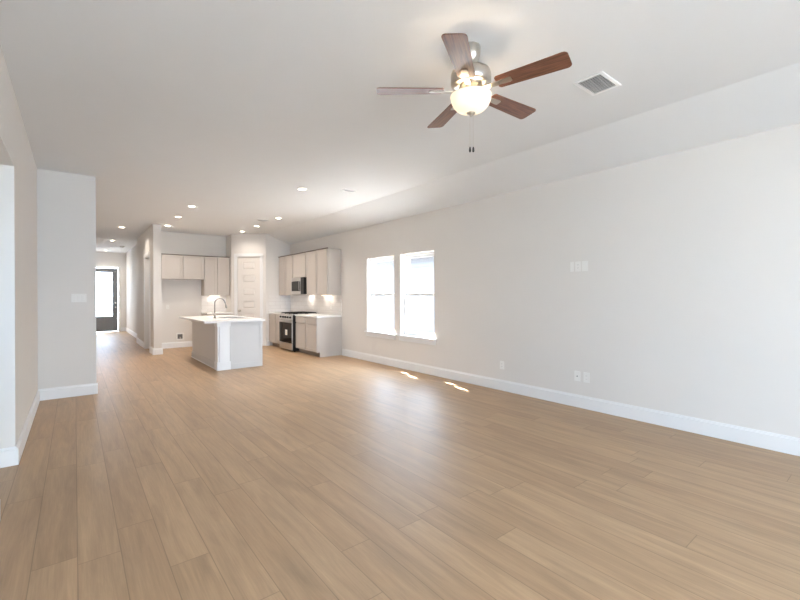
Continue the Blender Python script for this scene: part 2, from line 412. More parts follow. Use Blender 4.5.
# casings
def casing(name, mtx, w, h, label, cw=0.085, t=0.018, parent=None):
    """door casing around an opening of width w, height h; local x across, face at y=0 looking to -y"""
    m = MB()
    m.box(-cw, -0.004, -t, -e, 0.001, h + 0.004, mtx); m.box(w + 0.004, w + cw, -t, -e, 0.001, h + 0.004, mtx)
    m.box(-cw - 0.01, w + cw + 0.01, -t - 0.004, -e, h + 0.004, h + cw + 0.004, mtx)
    return struct(m.build(name, M['trim'], None, 0.003), label, 'trim')
casing('trim_1', Rz @ Matrix.Translation((PD0, 0, 0)), 0.62, PDZ, 'white casing around the pantry door')
casing('trim_2', Matrix.Translation((HX, DY1, 0)) @ Matrix.Rotation(-PI / 2, 4, 'Z'), DY1 - DY0, DZ, 'white casing around the hall doorway')
casing('trim_3', Matrix.Translation((0.375, YE, 0)), 0.945, 2.46, 'white casing around the front door', 0.06)
# jamb lining of the hall doorway and its door
m = MB(); m.box(HX + e, 1.59, DY0 + e, DY0 + 0.02, 0.001, DZ - e); m.box(HX + e, 1.59, DY1 - 0.02, DY1 - e, 0.001, DZ - e); m.box(HX + e, 1.59, DY0 + 0.02, DY1 - 0.02, DZ - 0.02, DZ - e)
struct(m.build('trim_4', M['trim']), 'white jamb lining inside the hall doorway', 'trim')

def panel_door(name, w, h, t, mat, mtx, rows, stile=0.095, rail=0.075, top=0.11, bot=0.2):
    """moulded door: frame with recessed raised panels stacked in rows"""
    m = MB()
    m.box(0, stile, 0, t, 0.008, h, mtx); m.box(w - stile, w, 0, t, 0.008, h, mtx)
    ph = (h - top - bot - rail * (rows - 1)) / rows; z = bot
    m.box(stile, w - stile, 0, t, 0.008, bot, mtx); m.box(stile, w - stile, 0, t, h - top, h, mtx)
    for i in range(rows):
        m.box(stile, w - stile, 0.016, t - 0.012, z, z + ph, mtx)
        g = 0.022
        x0, x1, z0, z1 = stile + g, w - stile - g, z + g, z + ph - g
        # raised field with sloping edges
        a = [m.bm.verts.new(mtx @ Vector(p)) for p in ((x0, 0.016, z0), (x1, 0.016, z0), (x1, 0.016, z1), (x0, 0.016, z1))]
        k = 0.02
        b = [m.bm.verts.new(mtx @ Vector(p)) for p in ((x0 + k, 0.003, z0 + k), (x1 - k, 0.003, z0 + k), (x1 - k, 0.003, z1 - k), (x0 + k, 0.003, z1 - k))]
        m.bm.faces.new(b)
        for j in range(4): m.bm.faces.new([a[j], a[(j + 1) % 4], b[(j + 1) % 4], b[j]])
        if i < rows - 1: m.box(stile, w - stile, 0, t, z + ph, z + ph + rail, mtx)
        z += ph + rail
    return m.build(name, mat)

def knob(name, parent, p, axis, mat, r=0.027):
    """round knob on a rosette; axis = outward unit vector"""
    q = Vector((0, 0, 1)).rotation_difference(Vector(axis)).to_matrix().to_4x4()
    m = MB().lathe([(0, 0), (r * 1.15, 0), (r * 1.15, 0.006), (r * 0.45, 0.012), (r * 0.4, 0.03), (r * 0.9, 0.038), (r, 0.05), (r * 0.8, 0.062), (0, 0.066)], seg=20, mtx=Matrix.Translation(p) @ q)
    return m.build(name, mat, parent, smooth=True)

d = panel_door('door_2', 0.612, PDZ - 0.012, 0.04, M['door_white'], Rz @ Matrix.Translation((PD0 + 0.004, 0.012, 0)), 6, 0.13, 0.146, 0.12, 0.30)
struct(d, 'white narrow pantry door of stacked horizontal panels on the diagonal wall', 'door')
pn = Rz.to_3x3() @ Vector((0, -1, 0))
knob('door_knob', d, Rz @ Vector((PD0 + 0.06, 0.012, 0.96)), pn, M['nickel'])
d = panel_door('door_3', 0.80, DZ - 0.03, 0.04, M['door_white'], Matrix.Translation((HX + 0.10, DY1 - 0.025, 0)) @ Matrix.Rotation(-PI / 2, 4, 'Z'), 7, 0.10, 0.05)
struct(d, 'closed white door deep in the hall doorway beside the kitchen', 'door')
knob('door_knob', d, (HX + 0.10, DY0 + 0.09, 0.96), (-1, 0, 0), M['nickel'])

# front door: charcoal slab with a long ornamental glass and two lower panels
FX0, FX1, FH, FT = 0.39, 1.305, 2.44, 0.045
GX0, GX1, GZ0, GZ1 = 0.555, 1.14, 0.60, 2.28
m = MB(); y0, y1 = YE + 0.03, YE + 0.03 + FT
m.box(FX0, GX0, y0, y1, 0.02, FH); m.box(GX1, FX1, y0, y1, 0.02, FH); m.box(GX0, GX1, y0, y1, GZ1, FH)
m.box(GX0, GX1, y0, y1, 0.02, 0.10); m.box(GX0, GX1, y0, y1, GZ0 - 0.06, GZ0); m.box(GX0, GX1, y0, y1, 0.30, 0.35)
m.box(GX0, GX1, y0 + 0.014, y1 - 0.01, 0.10, 0.30); m.box(GX0, GX1, y0 + 0.014, y1 - 0.01, 0.35, GZ0 - 0.06)
m.box(GX0 + 0.04, GX1 - 0.04, y0 + 0.004, y0 + 0.02, 0.14, 0.26); m.box(GX0 + 0.04, GX1 - 0.04, y0 + 0.004, y0 + 0.02, 0.39, GZ0 - 0.10)
fd = struct(m.build('door_1', M['front_door'], None, 0.003), 'dark grey front door with long ornamental glass at the end of the hall', 'door')
MB().box(GX0, GX1, y0 + 0.018, y0 + 0.026, GZ0, GZ1).build('glass_pane', M['frost'], fd)
m = MB()
def scroll(cx, cz, r0, turns, sx, sz):
    pts = []
    for i in range(22):
        a = i / 21 * turns * 2 * PI; r = r0 * (1 - 0.75 * i / 21)
        pts.append((cx + sx * (r0 - r * math.cos(a)), y0 + 0.012, cz + sz * r * math.sin(a)))
    return pts
for k in range(5):
    x = GX0 + (GX1 - GX0) * (k + 0.5) / 5
    zt = GZ1 - 0.30 if k % 2 == 0 else GZ1 - 0.42; zb = GZ0 + 0.24 if k % 2 == 0 else GZ0 + 0.34
    m.tube([(x, y0 + 0.012, zb), (x, y0 + 0.012, zt)], 0.013, 6)
    for sx in (1, -1):
        m.tube(scroll(x, zt, 0.045, 1.4, sx, 1), 0.010, 6); m.tube(scroll(x, zb, 0.045, 1.4, sx, -1), 0.010, 6)
for z in (GZ0 + 0.05, GZ1 - 0.05, GZ0 + 0.14, GZ1 - 0.14): m.tube([(GX0 + 0.005, y0 + 0.012, z), (GX1 - 0.005, y0 + 0.012, z)], 0.009, 6)
m.build('iron_scrollwork', M['iron'], fd)
knob('door_knob', fd, (FX1 - 0.07, y0, 0.94), (0, -1, 0), M['chrome'], 0.032)
MB().lathe([(0, 0), (0.034, 0), (0.034, 0.012), (0.02, 0.02), (0, 0.022)], seg=20, mtx=Matrix.Translation((FX1 - 0.07, y0, 1.10)) @ Matrix.Rotation(PI / 2, 4, 'X')).build('deadbolt', M['chrome'], fd, smooth=True)

# windows on the right wall
def window(name, yy, label):
    y0, y1 = yy
    xf = XR + 0.085                       # room side of the vinyl unit
    m = MB(); fw = 0.034; xo = xf + 0.055
    m.box(xf, xo, y0 + e, y0 + fw, WZ0 + 0.001, WZ1 - e); m.box(xf, xo, y1 - fw, y1 - e, WZ0 + 0.001, WZ1 - e)
    m.box(xf, xo, y0 + fw, y1 - fw, WZ1 - fw, WZ1 - e); m.box(xf, xo, y0 + fw, y1 - fw, WZ0 + 0.001, WZ0 + fw)
    root = struct(m.build(name, M['vinyl'], None, 0.002), label, 'window')
    zm = 1.37; r = 0.03
    for sash, xa, za, zb in (('upper_sash', xf + 0.032, zm - 0.02, WZ1 - fw), ('lower_sash', xf + 0.006, WZ0 + fw, zm + 0.022)):
        s = MB(); a, b = y0 + fw + e, y1 - fw - e; xb = xa + 0.022
        s.box(xa, xb, a, a + r, za, zb); s.box(xa, xb, b - r, b, za, zb)
        s.box(xa, xb, a + r, b - r, za, za + 0.042); s.box(xa, xb, a + r, b - r, zb - 0.042, zb)
        so = s.build(sash, M['vinyl'], root, 0.002)
        MB().box(xa + 0.009, xa + 0.013, a + r, b - r, za + 0.042, zb - 0.042).build('pane', M['pane'], so)
    s = MB(); ym = (y0 + y1) / 2; s.box(xf - 0.008, xf + 0.004, ym - 0.03, ym + 0.03, zm + 0.0225, zm + 0.036)
    s.build('sash_lock', M['vinyl'], root)
    s = MB(); s.box(XR - 0.045, XR - e, y0 - 0.055, y1 + 0.055, WZ0 - 0.025, WZ0 - 0.0005); s.box(XR - e, xf, y0 + e, y1 - e, WZ0 + 0.0003, WZ0 + 0.004)
    s.build('stool', M['trim'], root, 0.003)
    MB().box(XR - 0.018, XR - e, y0 - 0.035, y1 + 0.035, WZ0 - 0.105, WZ0 - 0.026).build('apron', M['trim'], root, 0.003)
    return root
window('window_1', W1, 'white double-hung window closer to the kitchen')
window('window_2', W2, 'white double-hung window further from the kitchen')
# patio door behind the camera
m = MB(); ya = YREAR - 0.10; yb = YREAR - 0.03
for x in (-0.25, 0.78, 1.82, 2.85): m.box(x, x + 0.05, ya, yb, 0.08, 2.44)
m.box(-0.20, 2.85, ya, yb, 2.39, 2.44); m.box(-0.20, 2.85, ya, yb, 0.08, 0.13)
pd = struct(m.build('window_3', M['vinyl'], None, 0.002), 'wide white framed patio glazing behind the camera', 'window')
MB().box(-0.20, 2.85, ya + 0.03, ya + 0.034, 0.13, 2.39).build('pane', M['pane'], pd)

m = MB()  # corridor window, unseen, added to brighten the left side
for x in (-2.3, -1.55): m.box(x, x + 0.05, 2.22, 2.29, 0.9, 2.1)
m.box(-2.25, -1.55, 2.22, 2.29, 2.05, 2.1); m.box(-2.25, -1.55, 2.22, 2.29, 0.9, 0.95)
cw = struct(m.build('window_4_added', M['vinyl'], None, 0.002), 'unseen white framed window added in the side corridor for extra daylight', 'window')
MB().box(-2.25, -1.55, 2.25, 2.254, 0.95, 2.05).build('pane', M['pane'], cw)

# ------------------------------------------------------------------ outside
struct(MB().box(-14, 24, -14, 34, -0.42, -0.22).build('ground_outside', M['concrete']), 'pale ground outside the windows', 'ground')
nh = empty('neighbor_house', (9.2, 8.0, -0.22)); tag(nh, 'grey sided neighbouring house seen through the two windows', 'house')
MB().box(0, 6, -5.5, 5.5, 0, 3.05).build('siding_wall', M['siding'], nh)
MB().prism([(-0.45, 2.98), (3, 4.6), (6.45, 2.98), (6.45, 3.12), (3, 4.76), (-0.45, 3.12)], 'Y', -5.9, 5.9).build('roof', M['shingle'], nh)
MB().box(-0.50, -0.455, -5.9, 5.9, 2.86, 3.08).build('fascia', M['trim'], nh)
w = MB().box(-0.03, 0.01, 0.55, 0.80, 2.2, 2.62).build('gable_vent', M['louver'], nh)
struct(MB().box(-0.4, 2.4, YE + 0.16, YE + 1.3, 2.75, 2.9).build('roof_porch', M['trim']), 'unseen white slab added outside the front door to block the sun', 'roof')  # added overhang, out of view, keeps direct sun off the door glass

# ------------------------------------------------------------------ cabinets
def shaker(m, x0, x1, z0, z1, y=-0.026, t=0.026, fr=0.055):
    m.box(x0, x0 + fr, y, y + t, z0, z1); m.box(x1 - fr, x1, y, y + t, z0, z1)
    m.box(x0 + fr, x1 - fr, y, y + t, z0, z0 + fr); m.box(x0 + fr, x1 - fr, y, y + t, z1 - fr, z1)
    m.box(x0 + fr, x1 - fr, y + 0.008, y + t, z0 + fr, z1 - fr)
def slab(m, x0, x1, z0, z1, y=-0.026, t=0.026): m.box(x0, x1, y, y + t, z0, z1)

def wall_cabinet(loc, rot, w, d, z0, z1, doors, label, group, lamp=False, bare_end=False):
    root = empty('wall_cabinet', loc, rot); tag(root, label, 'cabinet', group)
    MB().box(0, w, 0, d, z0, z1).build('carcass', M['cab'], root, 0.001)
    g = 0.04 if rot else 0.028
    for a, b in doors:
        m = MB(); shaker(m, a + g / 2, b - g / 2, z0 + 0.006, z1 - 0.012); m.build('door', M['cab'], root, 0.0015)
    MB().box(-0.0, w, -0.028, 0.0, z1 - 0.0, z1 + 0.018).build('top_shade_strip', M['cab_shade'], root)  # dark strip drawn as the shadow line above the doors
    if lamp:
        MB().box(w * 0.3, w * 0.7, d - 0.10, d - 0.06, z0 - 0.012, z0 - 0.0005).build('light_strip', M['led'], root)
        ld = bpy.data.lights.new('strip_light', 'AREA'); ld.shape = 'RECTANGLE'; ld.size = w * 0.4; ld.size_y = 0.03; ld.energy = 0.4; ld.color = WARM
        lo = bpy.data.objects.new('strip_light', ld); COL.objects.link(lo); lo.parent = root; lo.location = (w / 2, d - 0.08, z0 - 0.014)
    return root
def base_cabinet(loc, rot, w, d, cols, label, group, end_right=False):
    root = empty('base_cabinet', loc, rot); tag(root, label, 'cabinet', group)
    m = MB(); m.box(0, w, 0, d, 0.105, 0.874); m.build('carcass', M['cab'], root, 0.001)
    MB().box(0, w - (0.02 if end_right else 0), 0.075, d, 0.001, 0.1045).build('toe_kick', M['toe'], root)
    g = 0.036 if rot else 0.028
    for a, b in cols:
        m = MB(); slab(m, a + g / 2, b - g / 2, 0.730, 0.862); m.build('drawer', M['cab'], root, 0.0015)
        m = MB(); shaker(m, a + g / 2, b - g / 2, 0.118, 0.702); m.build('door', M['cab'], root, 0.0015)
    if end_right:
        MB().prism([(-0.02, 0.105), (0.055, 0.105), (0.055, 0.001), (d, 0.001), (d, 0.874), (-0.02, 0.874)], 'X', w + 0.0005, w + 0.02).build('end_panel', M['cab'], root, 0.001)
    return root
GU = 'kitchen wall cabinets'; GB = 'kitchen base cabinets'
RW = -PI / 2
UD = 0.328
# right wall uppers (local x runs toward the camera)
def rw(y, d): return (XR - d - 0.001, y, 0)
wall_cabinet(rw(10.975, UD), RW, 0.945, UD, 1.372, 2.42, [(0.02, 0.45), (0.47, 0.945)], 'greige wall cabinet in the corner between pantry wall and microwave', GU)
wall_cabinet(rw(10.028, UD), RW, 0.766, UD, 1.815, 2.42, [(0.0, 0.766)], 'short greige wall cabinet directly above the microwave', GU)
wall_cabinet(rw(9.26, UD), RW, 1.10, UD, 1.372, 2.42, [(0.035, 0.555), (0.555, 1.10)], 'two-door greige wall cabinet at the free end, nearest the windows', GU, lamp=True)
# back wall uppers
wall_cabinet((1.70, YB - UD - 0.001, 0), 0, 1.003, UD, 1.80, 2.42, [(0.0, 0.50), (0.50, 1.003)], 'short two-door wall cabinet above the empty refrigerator space', GU)
wall_cabinet((2.706, YB - UD - 0.001, 0), 0, 0.65, UD, 1.372, 2.42, [(0.0, 0.325), (0.325, 0.65)], 'tall two-door wall cabinet beside the pantry door wall', GU, lamp=True)
MB().box(1.594, 1.699, YB - UD, YB - UD + 0.02, 1.80, 2.42).build('filler_strip', M['cab'], None)
tag(bpy.data.objects['filler_strip'], 'narrow greige filler strip between hall wall and short wall cabinet', 'filler strip')
# base cabinets
BD = 0.604
base_cabinet(rw(10.975, BD), RW, 0.945, BD, [(0.0, 0.48), (0.48, 0.945)], 'greige base cabinet in the corner left of the range', GB)
base_cabinet(rw(9.262, BD), RW, 1.095, BD, [(0.01, 0.555), (0.555, 1.095)], 'greige base cabinet with pale end panel, on the window side of the range', GB, end_right=True)
base_cabinet((2.712, YB - BD - 0.001, 0), 0, 0.645, BD, [(0.0, 0.32), (0.32, 0.645)], 'greige base cabinet on the back wall behind the island', GB)

def countertop(name, x0, x1, y0, y1, label):
    return tag(MB().box(x0, x1, y0, y1, 0.8748, 0.914).build(name, M['quartz'], None, 0.004), label, 'countertop', 'white quartz countertops')
countertop('countertop', 4.135, XR - 0.011, 10.032, 10.978, 'white countertop in the corner left of the range')
countertop('countertop', 4.135, XR - 0.011, 8.125, 9.256, 'white countertop between the range and the windows')
countertop('countertop', 2.705, 3.358, YB - 0.64, YB - 0.011, 'white countertop on the back wall behind the island')
def splash(x0, x1, y0, y1, label, z1=1.3713):
    return tag(MB().box(x0, x1, y0, y1, 0.9145, z1).build('backsplash', M['tile'], None), label, 'backsplash', 'white tile backsplashes')
splash(XR - 0.0095, XR - 0.0008, 8.14, 10.976, 'white tile backsplash behind the range on the long wall')
splash(2.705, 3.359, YB - 0.0095, YB - 0.0008, 'white tile backsplash under the tall back wall cabinet')
splash(4.14, XR - 0.0115, 10.9705, 10.9792, 'narrow white tile backsplash on the pantry side wall')

# ------------------------------------------------------------------ range (local x toward camera side, front -y)
RG = empty('gas_range', (4.06, 10.022, 0), RW)
tag(RG, 'stainless gas range with black oven window and white tag', 'range')
rwid, rdep = 0.756, 0.70
MB().box(0, rwid, 0.03, rdep, 0.025, 0.895).build('body', M['black'], RG, 0.003)
for sx in (0.04, rwid - 0.07):
    for sy in (0.08, rdep - 0.1):
        MB().box(sx, sx + 0.03, sy, sy + 0.03, 0.001, 0.0248).build('foot', M['black'], RG)
m = MB(); m.box(0.004, rwid - 0.004, 0.0, 0.0295, 0.05, 0.205); m.build('drawer', M['steel'], RG, 0.004)
m = MB(); od = 0.0
m.box(0.004, 0.055, od, 0.0295, 0.215, 0.755); m.box(rwid - 0.055, rwid - 0.004, od, 0.0295, 0.215, 0.755); m.box(0.055, rwid - 0.055, od, 0.0295, 0.655, 0.757); m.box(0.055, rwid - 0.055, od, 0.0295, 0.215, 0.235)
dr = m.build('door', M['steel'], RG, 0.003)
MB().box(0.006, rwid - 0.006, -0.002, 0.0295, 0.216, 0.705).build('oven_window', M['oven_glass'], dr, 0.002)
m = MB(); m.tube([(0.06, -0.045, 0.730), (rwid - 0.06, -0.045, 0.730)], 0.012, 12)
for x in (0.09, rwid - 0.09): m.tube([(x, -0.045, 0.730), (x, 0.002, 0.730)], 0.008, 8)
m.build('handle', M['steel'], dr, smooth=False)
tg = MB().box(0.37, 0.50, -0.0045, -0.0022, 0.40, 0.53).build('energy_tag', M['paper'], dr)
m = MB()
for k in range(4): m.box(0.385, 0.485 - 0.02 * (k % 2), -0.0052, -0.0046, 0.425 + k * 0.022, 0.431 + k * 0.022)
m.build('print_lines', M['ink'], tg)
m = MB(); m.prism([(0.0, 0.765), (0.03, 0.765), (0.03, 0.905), (0.022, 0.905)], 'X', 0.0, rwid); m.build('control_panel', M['steel'], RG, 0.002)
for k in range(5):
    x = 0.09 + k * (rwid - 0.18) / 4
    mt = Matrix.Translation((x, 0.010, 0.835)) @ Matrix.Rotation(PI / 2 - 0.15, 4, 'X')
    MB().lathe([(0, 0), (0.027, 0), (0.025, 0.012), (0.02, 0.03), (0.017, 0.034), (0, 0.034)], seg=18, mtx=mt).build('control_knob', M['black'], RG, smooth=False)
MB().box(0.002, rwid - 0.002, 0.031, rdep, 0.8955, 0.912).build('cooktop', M['steel'], RG, 0.003)
for gx0, gx1 in ((0.02, 0.255), (0.26, 0.496), (0.501, 0.736)):
    m = MB(); z0, z1 = 0.925, 0.945
    m.box(gx0, gx0 + 0.012, 0.05, rdep - 0.04, z0, z1); m.box(gx1 - 0.012, gx1, 0.05, rdep - 0.04, z0, z1)
    for yy in (0.05, 0.19, 0.32, 0.45, rdep - 0.052): m.box(gx0 + 0.012, gx1 - 0.012, yy, yy + 0.012, z0, z1)
    xm = (gx0 + gx1) / 2; m.box(xm - 0.006, xm + 0.006, 0.062, rdep - 0.052, z0 + 0.001, z1 - 0.001)
    for x in (gx0, gx1 - 0.012):
        for yy in (0.05, rdep - 0.052): m.box(x, x + 0.012, yy, yy + 0.012, 0.9125, z0)
    m.build('grate', M['iron'], RG)
for bx, by in ((0.137, 0.17), (0.137, 0.45), (0.378, 0.31), (0.618, 0.17), (0.618, 0.45)):
    MB().lathe([(0, 0), (0.045, 0), (0.045, 0.006), (0.03, 0.008), (0.03, 0.011), (0, 0.011)], (bx, by, 0.9122), 20).build('burner', M['iron'], RG)

# microwave
MW = empty('microwave', (4.376, 10.022, 0), RW)
tag(MW, 'stainless over-the-range microwave under the short wall cabinet', 'microwave')
mz0, mz1, mw = 1.40, 1.812, 0.756
MB().box(0, mw, 0.025, 0.398, mz0, mz1).build('body', M['black'], MW, 0.002)
m = MB()
m.box(0, 0.57, 0, 0.0245, mz1 - 0.085, mz1); m.box(0, 0.57, 0, 0.0245, mz0, mz0 + 0.085); m.box(0, 0.05, 0, 0.0245, mz0 + 0.085, mz1 - 0.085); m.box(0.535, 0.57, 0, 0.0245, mz0 + 0.085, mz1 - 0.085)
dr = m.build('door', M['steel'], MW, 0.002)
MB().box(0.04, 0.545, -0.003, 0.0245, mz0 + 0.075, mz1 - 0.095).build('door_window', M['oven_glass'], dr, 0.002)
m = MB(); m.tube([(0.555, -0.035, mz0 + 0.09), (0.555, -0.035, mz1 - 0.09)], 0.009, 10)
for z in (mz0 + 0.10, mz1 - 0.10): m.tube([(0.555, -0.035, z), (0.555, 0.002, z)], 0.006, 8)
m.build('handle', M['steel'], dr)
pn_ = MB().box(0.573, mw, 0, 0.0245, mz0, mz1).build('control_panel', M['black'], MW, 0.002)
m = MB()
for r in range(5):
    for c in range(3): m.box(0.605 + c * 0.042, 0.635 + c * 0.042, -0.002, 0.0005, mz0 + 0.07 + r * 0.038, mz0 + 0.094 + r * 0.038)
m.build('keypad', M['slot'], pn_)
MB().box(0.03, mw - 0.03, 0.03, 0.38, mz0 - 0.012, mz0 - 0.0005).build('vent_grille', M['steel'], MW)
MB().box(0.28, 0.48, 0.28, 0.33, mz0 - 0.016, mz0 - 0.0125).build('task_lamp', M['led'], MW)
ld = bpy.data.lights.new('task_light', 'AREA'); ld.shape = 'RECTANGLE'; ld.size = 0.2; ld.size_y = 0.05; ld.energy = 0.8; ld.color = WARM
lo = bpy.data.objects.new('task_light', ld); COL.objects.link(lo); lo.parent = MW; lo.location = (0.38, 0.305, mz0 - 0.018)

# ------------------------------------------------------------------ island
IX0, IX1, IY0, IY1 = 2.055, 2.86, 7.915, 10.05
ISL = empty('kitchen_island', (IX0, IY0, 0)); tag(ISL, 'pale grey kitchen island with white corner post and overhanging white top', 'kitchen island')
iw, il = IX1 - IX0, IY1 - IY0
MB().box(0.0, iw, 0.0, il, 0.001, 0.874).build('body', M['island'], ISL, 0.001)
# seating side (faces -x): flat panels; near end: recessed panel with stiles
m = MB(); t = 0.012
m.box(0.20, 0.245, -t, -e, 0.05, 0.86); m.box(iw - 0.045, iw, -t, -e, 0.05, 0.86)
m.box(0.245, iw - 0.045, -t, -e, 0.815, 0.86); m.box(0.245, iw - 0.045, -t, -e, 0.05, 0.10)
m.build('end_panel', M['island'], ISL, 0.001)
m = MB(); m.box(0.012, 0.19, -0.022, -e, 0.15, 0.80); m.box(-0.022, -e, -0.022, 0.15, 0.15, 0.80)
cp = m.build('corner_post', M['trim'], ISL, 0.002)
m = MB(); m.box(-0.034, 0.205, -0.034, -e, 0.001, 0.15); m.box(-0.034, -e, -0.034 + 0.034, 0.16, 0.001, 0.15); m.build('plinth_block', M['trim'], cp, 0.003)
m = MB(); m.box(-0.034, 0.205, -0.034, -e, 0.80, 0.874); m.box(-0.034, -e, 0.0, 0.16, 0.80, 0.874); m.build('cap_block', M['trim'], cp, 0.003)
m = MB(); m.prism([(-e, 0.001), (-0.016, 0.001), (-0.016, 0.105), (-0.007, 0.13), (-e, 0.13)], 'Y', 0.161, il); m.build('baseboard', M['island'], ISL)
MB().box(-0.026, -0.0165, 0.161, il, 0.001, 0.022).build('shoe_moulding', M['trim'], ISL, 0.003)
MB().box(0.206, iw, -0.011, -e, 0.001, 0.05).build('shoe_strip', M['island'], ISL, 0.002)
m = MB(); m.box(-0.02, -e, 0.161, il, 0.79, 0.874); m.build('apron', M['island'], ISL, 0.002)
m = MB(); SX0, SX1, SY0, SY1 = 2.36, 2.76, 8.45, 9.25
CX0, CX1, CY0, CY1 = 1.80, 2.89, 7.835, 10.10
m.box(CX0, CX1, CY0, SY0, 0.8748, 0.914); m.box(CX0, CX1, SY1, CY1, 0.8748, 0.914); m.box(CX0, SX0, SY0, SY1, 0.8748, 0.914); m.box(SX1, CX1, SY0, SY1, 0.8748, 0.914)
bmesh.ops.remove_doubles(m.bm, verts=m.bm.verts, dist=1e-5)
tag(m.build('countertop', M['quartz'], None, 0.0), 'white island countertop overhanging the seating side, with sink cutout', 'countertop', 'white quartz countertops')
m = MB(); q = 0.004
m.box(SX0 + q, SX1 - q, SY0 + q, SY1 - q, 0.876, 0.878)
m.box(SX0 + q, SX0 + q + 0.003, SY0 + q, SY1 - q, 0.878, 0.9125); m.box(SX1 - q - 0.003, SX1 - q, SY0 + q, SY1 - q, 0.878, 0.9125)
m.box(SX0 + q + 0.003, SX1 - q - 0.003, SY0 + q, SY0 + q + 0.003, 0.878, 0.9125); m.box(SX0 + q + 0.003, SX1 - q - 0.003, SY1 - q - 0.003, SY1 - q, 0.878, 0.9125)
sk = m.build('sink', M['steel'], None); tag(sk, 'stainless sink set into the island countertop', 'sink')
MB().lathe([(0, 0), (0.045, 0), (0.04, 0.003), (0, 0.003)], (2.56, 8.85, 0.8782), 20).build('drain', M['chrome'], sk)
fx, fy = 2.215, 8.80
F = empty('faucet', (fx, fy, 0.9145)); tag(F, 'tall metal gooseneck faucet on the island countertop', 'faucet')
MB().lathe([(0, 0), (0.028, 0), (0.028, 0.012), (0.02, 0.02), (0.018, 0.10), (0, 0.10)], seg=20).build('base', M['gunmetal'], F, smooth=True)
pts = [(0, 0, 0.095), (0, 0, 0.30)] + [(0.095 - 0.095 * math.cos(a), -0.01 * a, 0.30 + 0.10 * math.sin(a)) for a in [PI * k / 14 for k in range(1, 14)]] + [(0.205, -0.035, 0.27)]
MB().tube(pts, 0.0125, 12).build('spout', M['gunmetal'], F, smooth=True)
MB().tube([(0.204, -0.0345, 0.275), (0.215, -0.037, 0.20)], [0.0155, 0.0185], 12).build('spray_head', M['gunmetal'], F, smooth=True)
MB().tube([(0, 0.015, 0.065), (-0.01, 0.045, 0.08), (-0.02, 0.10, 0.105)], [0.009, 0.007, 0.006], 8).build('handle', M['gunmetal'], F, smooth=True)

# ------------------------------------------------------------------ ceiling fan
FC = Vector((2.110, 1.869, 0))
FAN = empty('ceiling_fan', (FC.x, FC.y, H)); tag(FAN, 'five-blade walnut ceiling fan with lit frosted glass bowl and nickel fittings', 'ceiling fan')
def z(v): return v - H
MB().lathe([(0, z(H)), (0.066, z(H)), (0.068, z(H - 0.012)), (0.064, z(H - 0.06)), (0.048, z(H - 0.10)), (0.022, z(H - 0.12)), (0, z(H - 0.12))]).build('canopy', M['nickel'], FAN, smooth=True)
MB().lathe([(0, z(2.93)), (0.0135, z(2.93)), (0.0135, z(2.90)), (0, z(2.90))], seg=16).build('downrod', M['nickel'], FAN, smooth=True)
MB().lathe([(0, z(2.905)), (0.03, z(2.905)), (0.05, z(2.90)), (0.105, z(2.89)), (0.130, z(2.876)), (0.136, z(2.856)), (0.136, z(2.80)), (0.125, z(2.785)), (0.08, z(2.778)), (0, z(2.778))]).build('motor_housing', M['nickel'], FAN, smooth=True)
MB().lathe([(0, z(2.777)), (0.078, z(2.777)), (0.078, z(2.745)), (0.09, z(2.738)), (0.09, z(2.728)), (0, z(2.728))]).build('switch_housing', M['nickel'], FAN, smooth=True)
# light kit: open-topped bowl around the bulbs
prof = []
R0, ZT, DEP = 0.136, 2.712, 0.108
for k in range(15):
    a = PI / 2 * k / 14; prof.append((R0 * math.cos(a) ** 0.8 if k < 14 else 0.0, z(ZT - DEP * math.sin(a))))
inner = [((r - 0.004) if r > 0.004 else 0.0, zz + 0.004) for r, zz in prof][::-1]
MB().lathe(inner + [(R0 + 0.003, z(ZT + 0.004))] + prof).build('light_bowl', M['bowl'], FAN, smooth=True)
MB().lathe([(0, z(2.727)), (0.012, z(2.727)), (0.012, z(2.610)), (0, z(2.610))], seg=12).build('center_stem', M['nickel'], FAN, smooth=True)
MB().lathe([(0, z(2.6035)), (0.030, z(2.6035)), (0.028, z(2.596)), (0.012, z(2.590)), (0.009, z(2.582)), (0.006, z(2.576)), (0, z(2.574))], seg=20).build('finial', M['nickel'], FAN, smooth=True)
RH = Vector((math.cos(YAW), -math.sin(YAW), 0)); FW = Vector((math.sin(YAW), math.cos(YAW), 0))
for k in range(3):
    a = 2 * PI * k / 3 + 0.5
    p = (0.062 * math.cos(a), 0.062 * math.sin(a), z(2.662))
    MB().lathe([(0, 0.03), (0.012, 0.028), (0.014, 0.01), (0.022, -0.012), (0.02, -0.03), (0, -0.038)], p, 14).build('bulb', M['lens'], FAN, smooth=True)
    ld = bpy.data.lights.new('bulb_light', 'POINT'); ld.energy = FAN_POWER / 3; ld.color = (1.0, 0.78, 0.55); ld.shadow_soft_size = 0.03
    lo = bpy.data.objects.new('bulb_light', ld); COL.objects.link(lo); lo.parent = FAN
    lo.location = (0.07 * math.cos(a), 0.07 * math.sin(a), z(2.672))
ZB = 2.754
def blade_mesh():
    m = MB(); t = 0.006; pts = []
    r0, r1, w0, w1, c = 0.185, 0.64, 0.058, 0.072, 0.028
    pts += [(r0, -w0 + 0.012), (r0 + 0.012, -w0)]
    for k in range(6):
        a = -PI / 2 + PI / 2 * k / 5; pts.append((r1 - c + c * math.cos(a), -w1 + c + c * math.sin(a)))
    for k in range(6):
        a = PI / 2 * k / 5; pts.append((r1 - c + c * math.cos(a), w1 - c + c * math.sin(a)))
    pts += [(r0 + 0.012, w0), (r0, w0 - 0.012)]
    m.prism(pts, 'Z', -t / 2, t / 2); return m
PITCH = math.radians(-10)
first = None
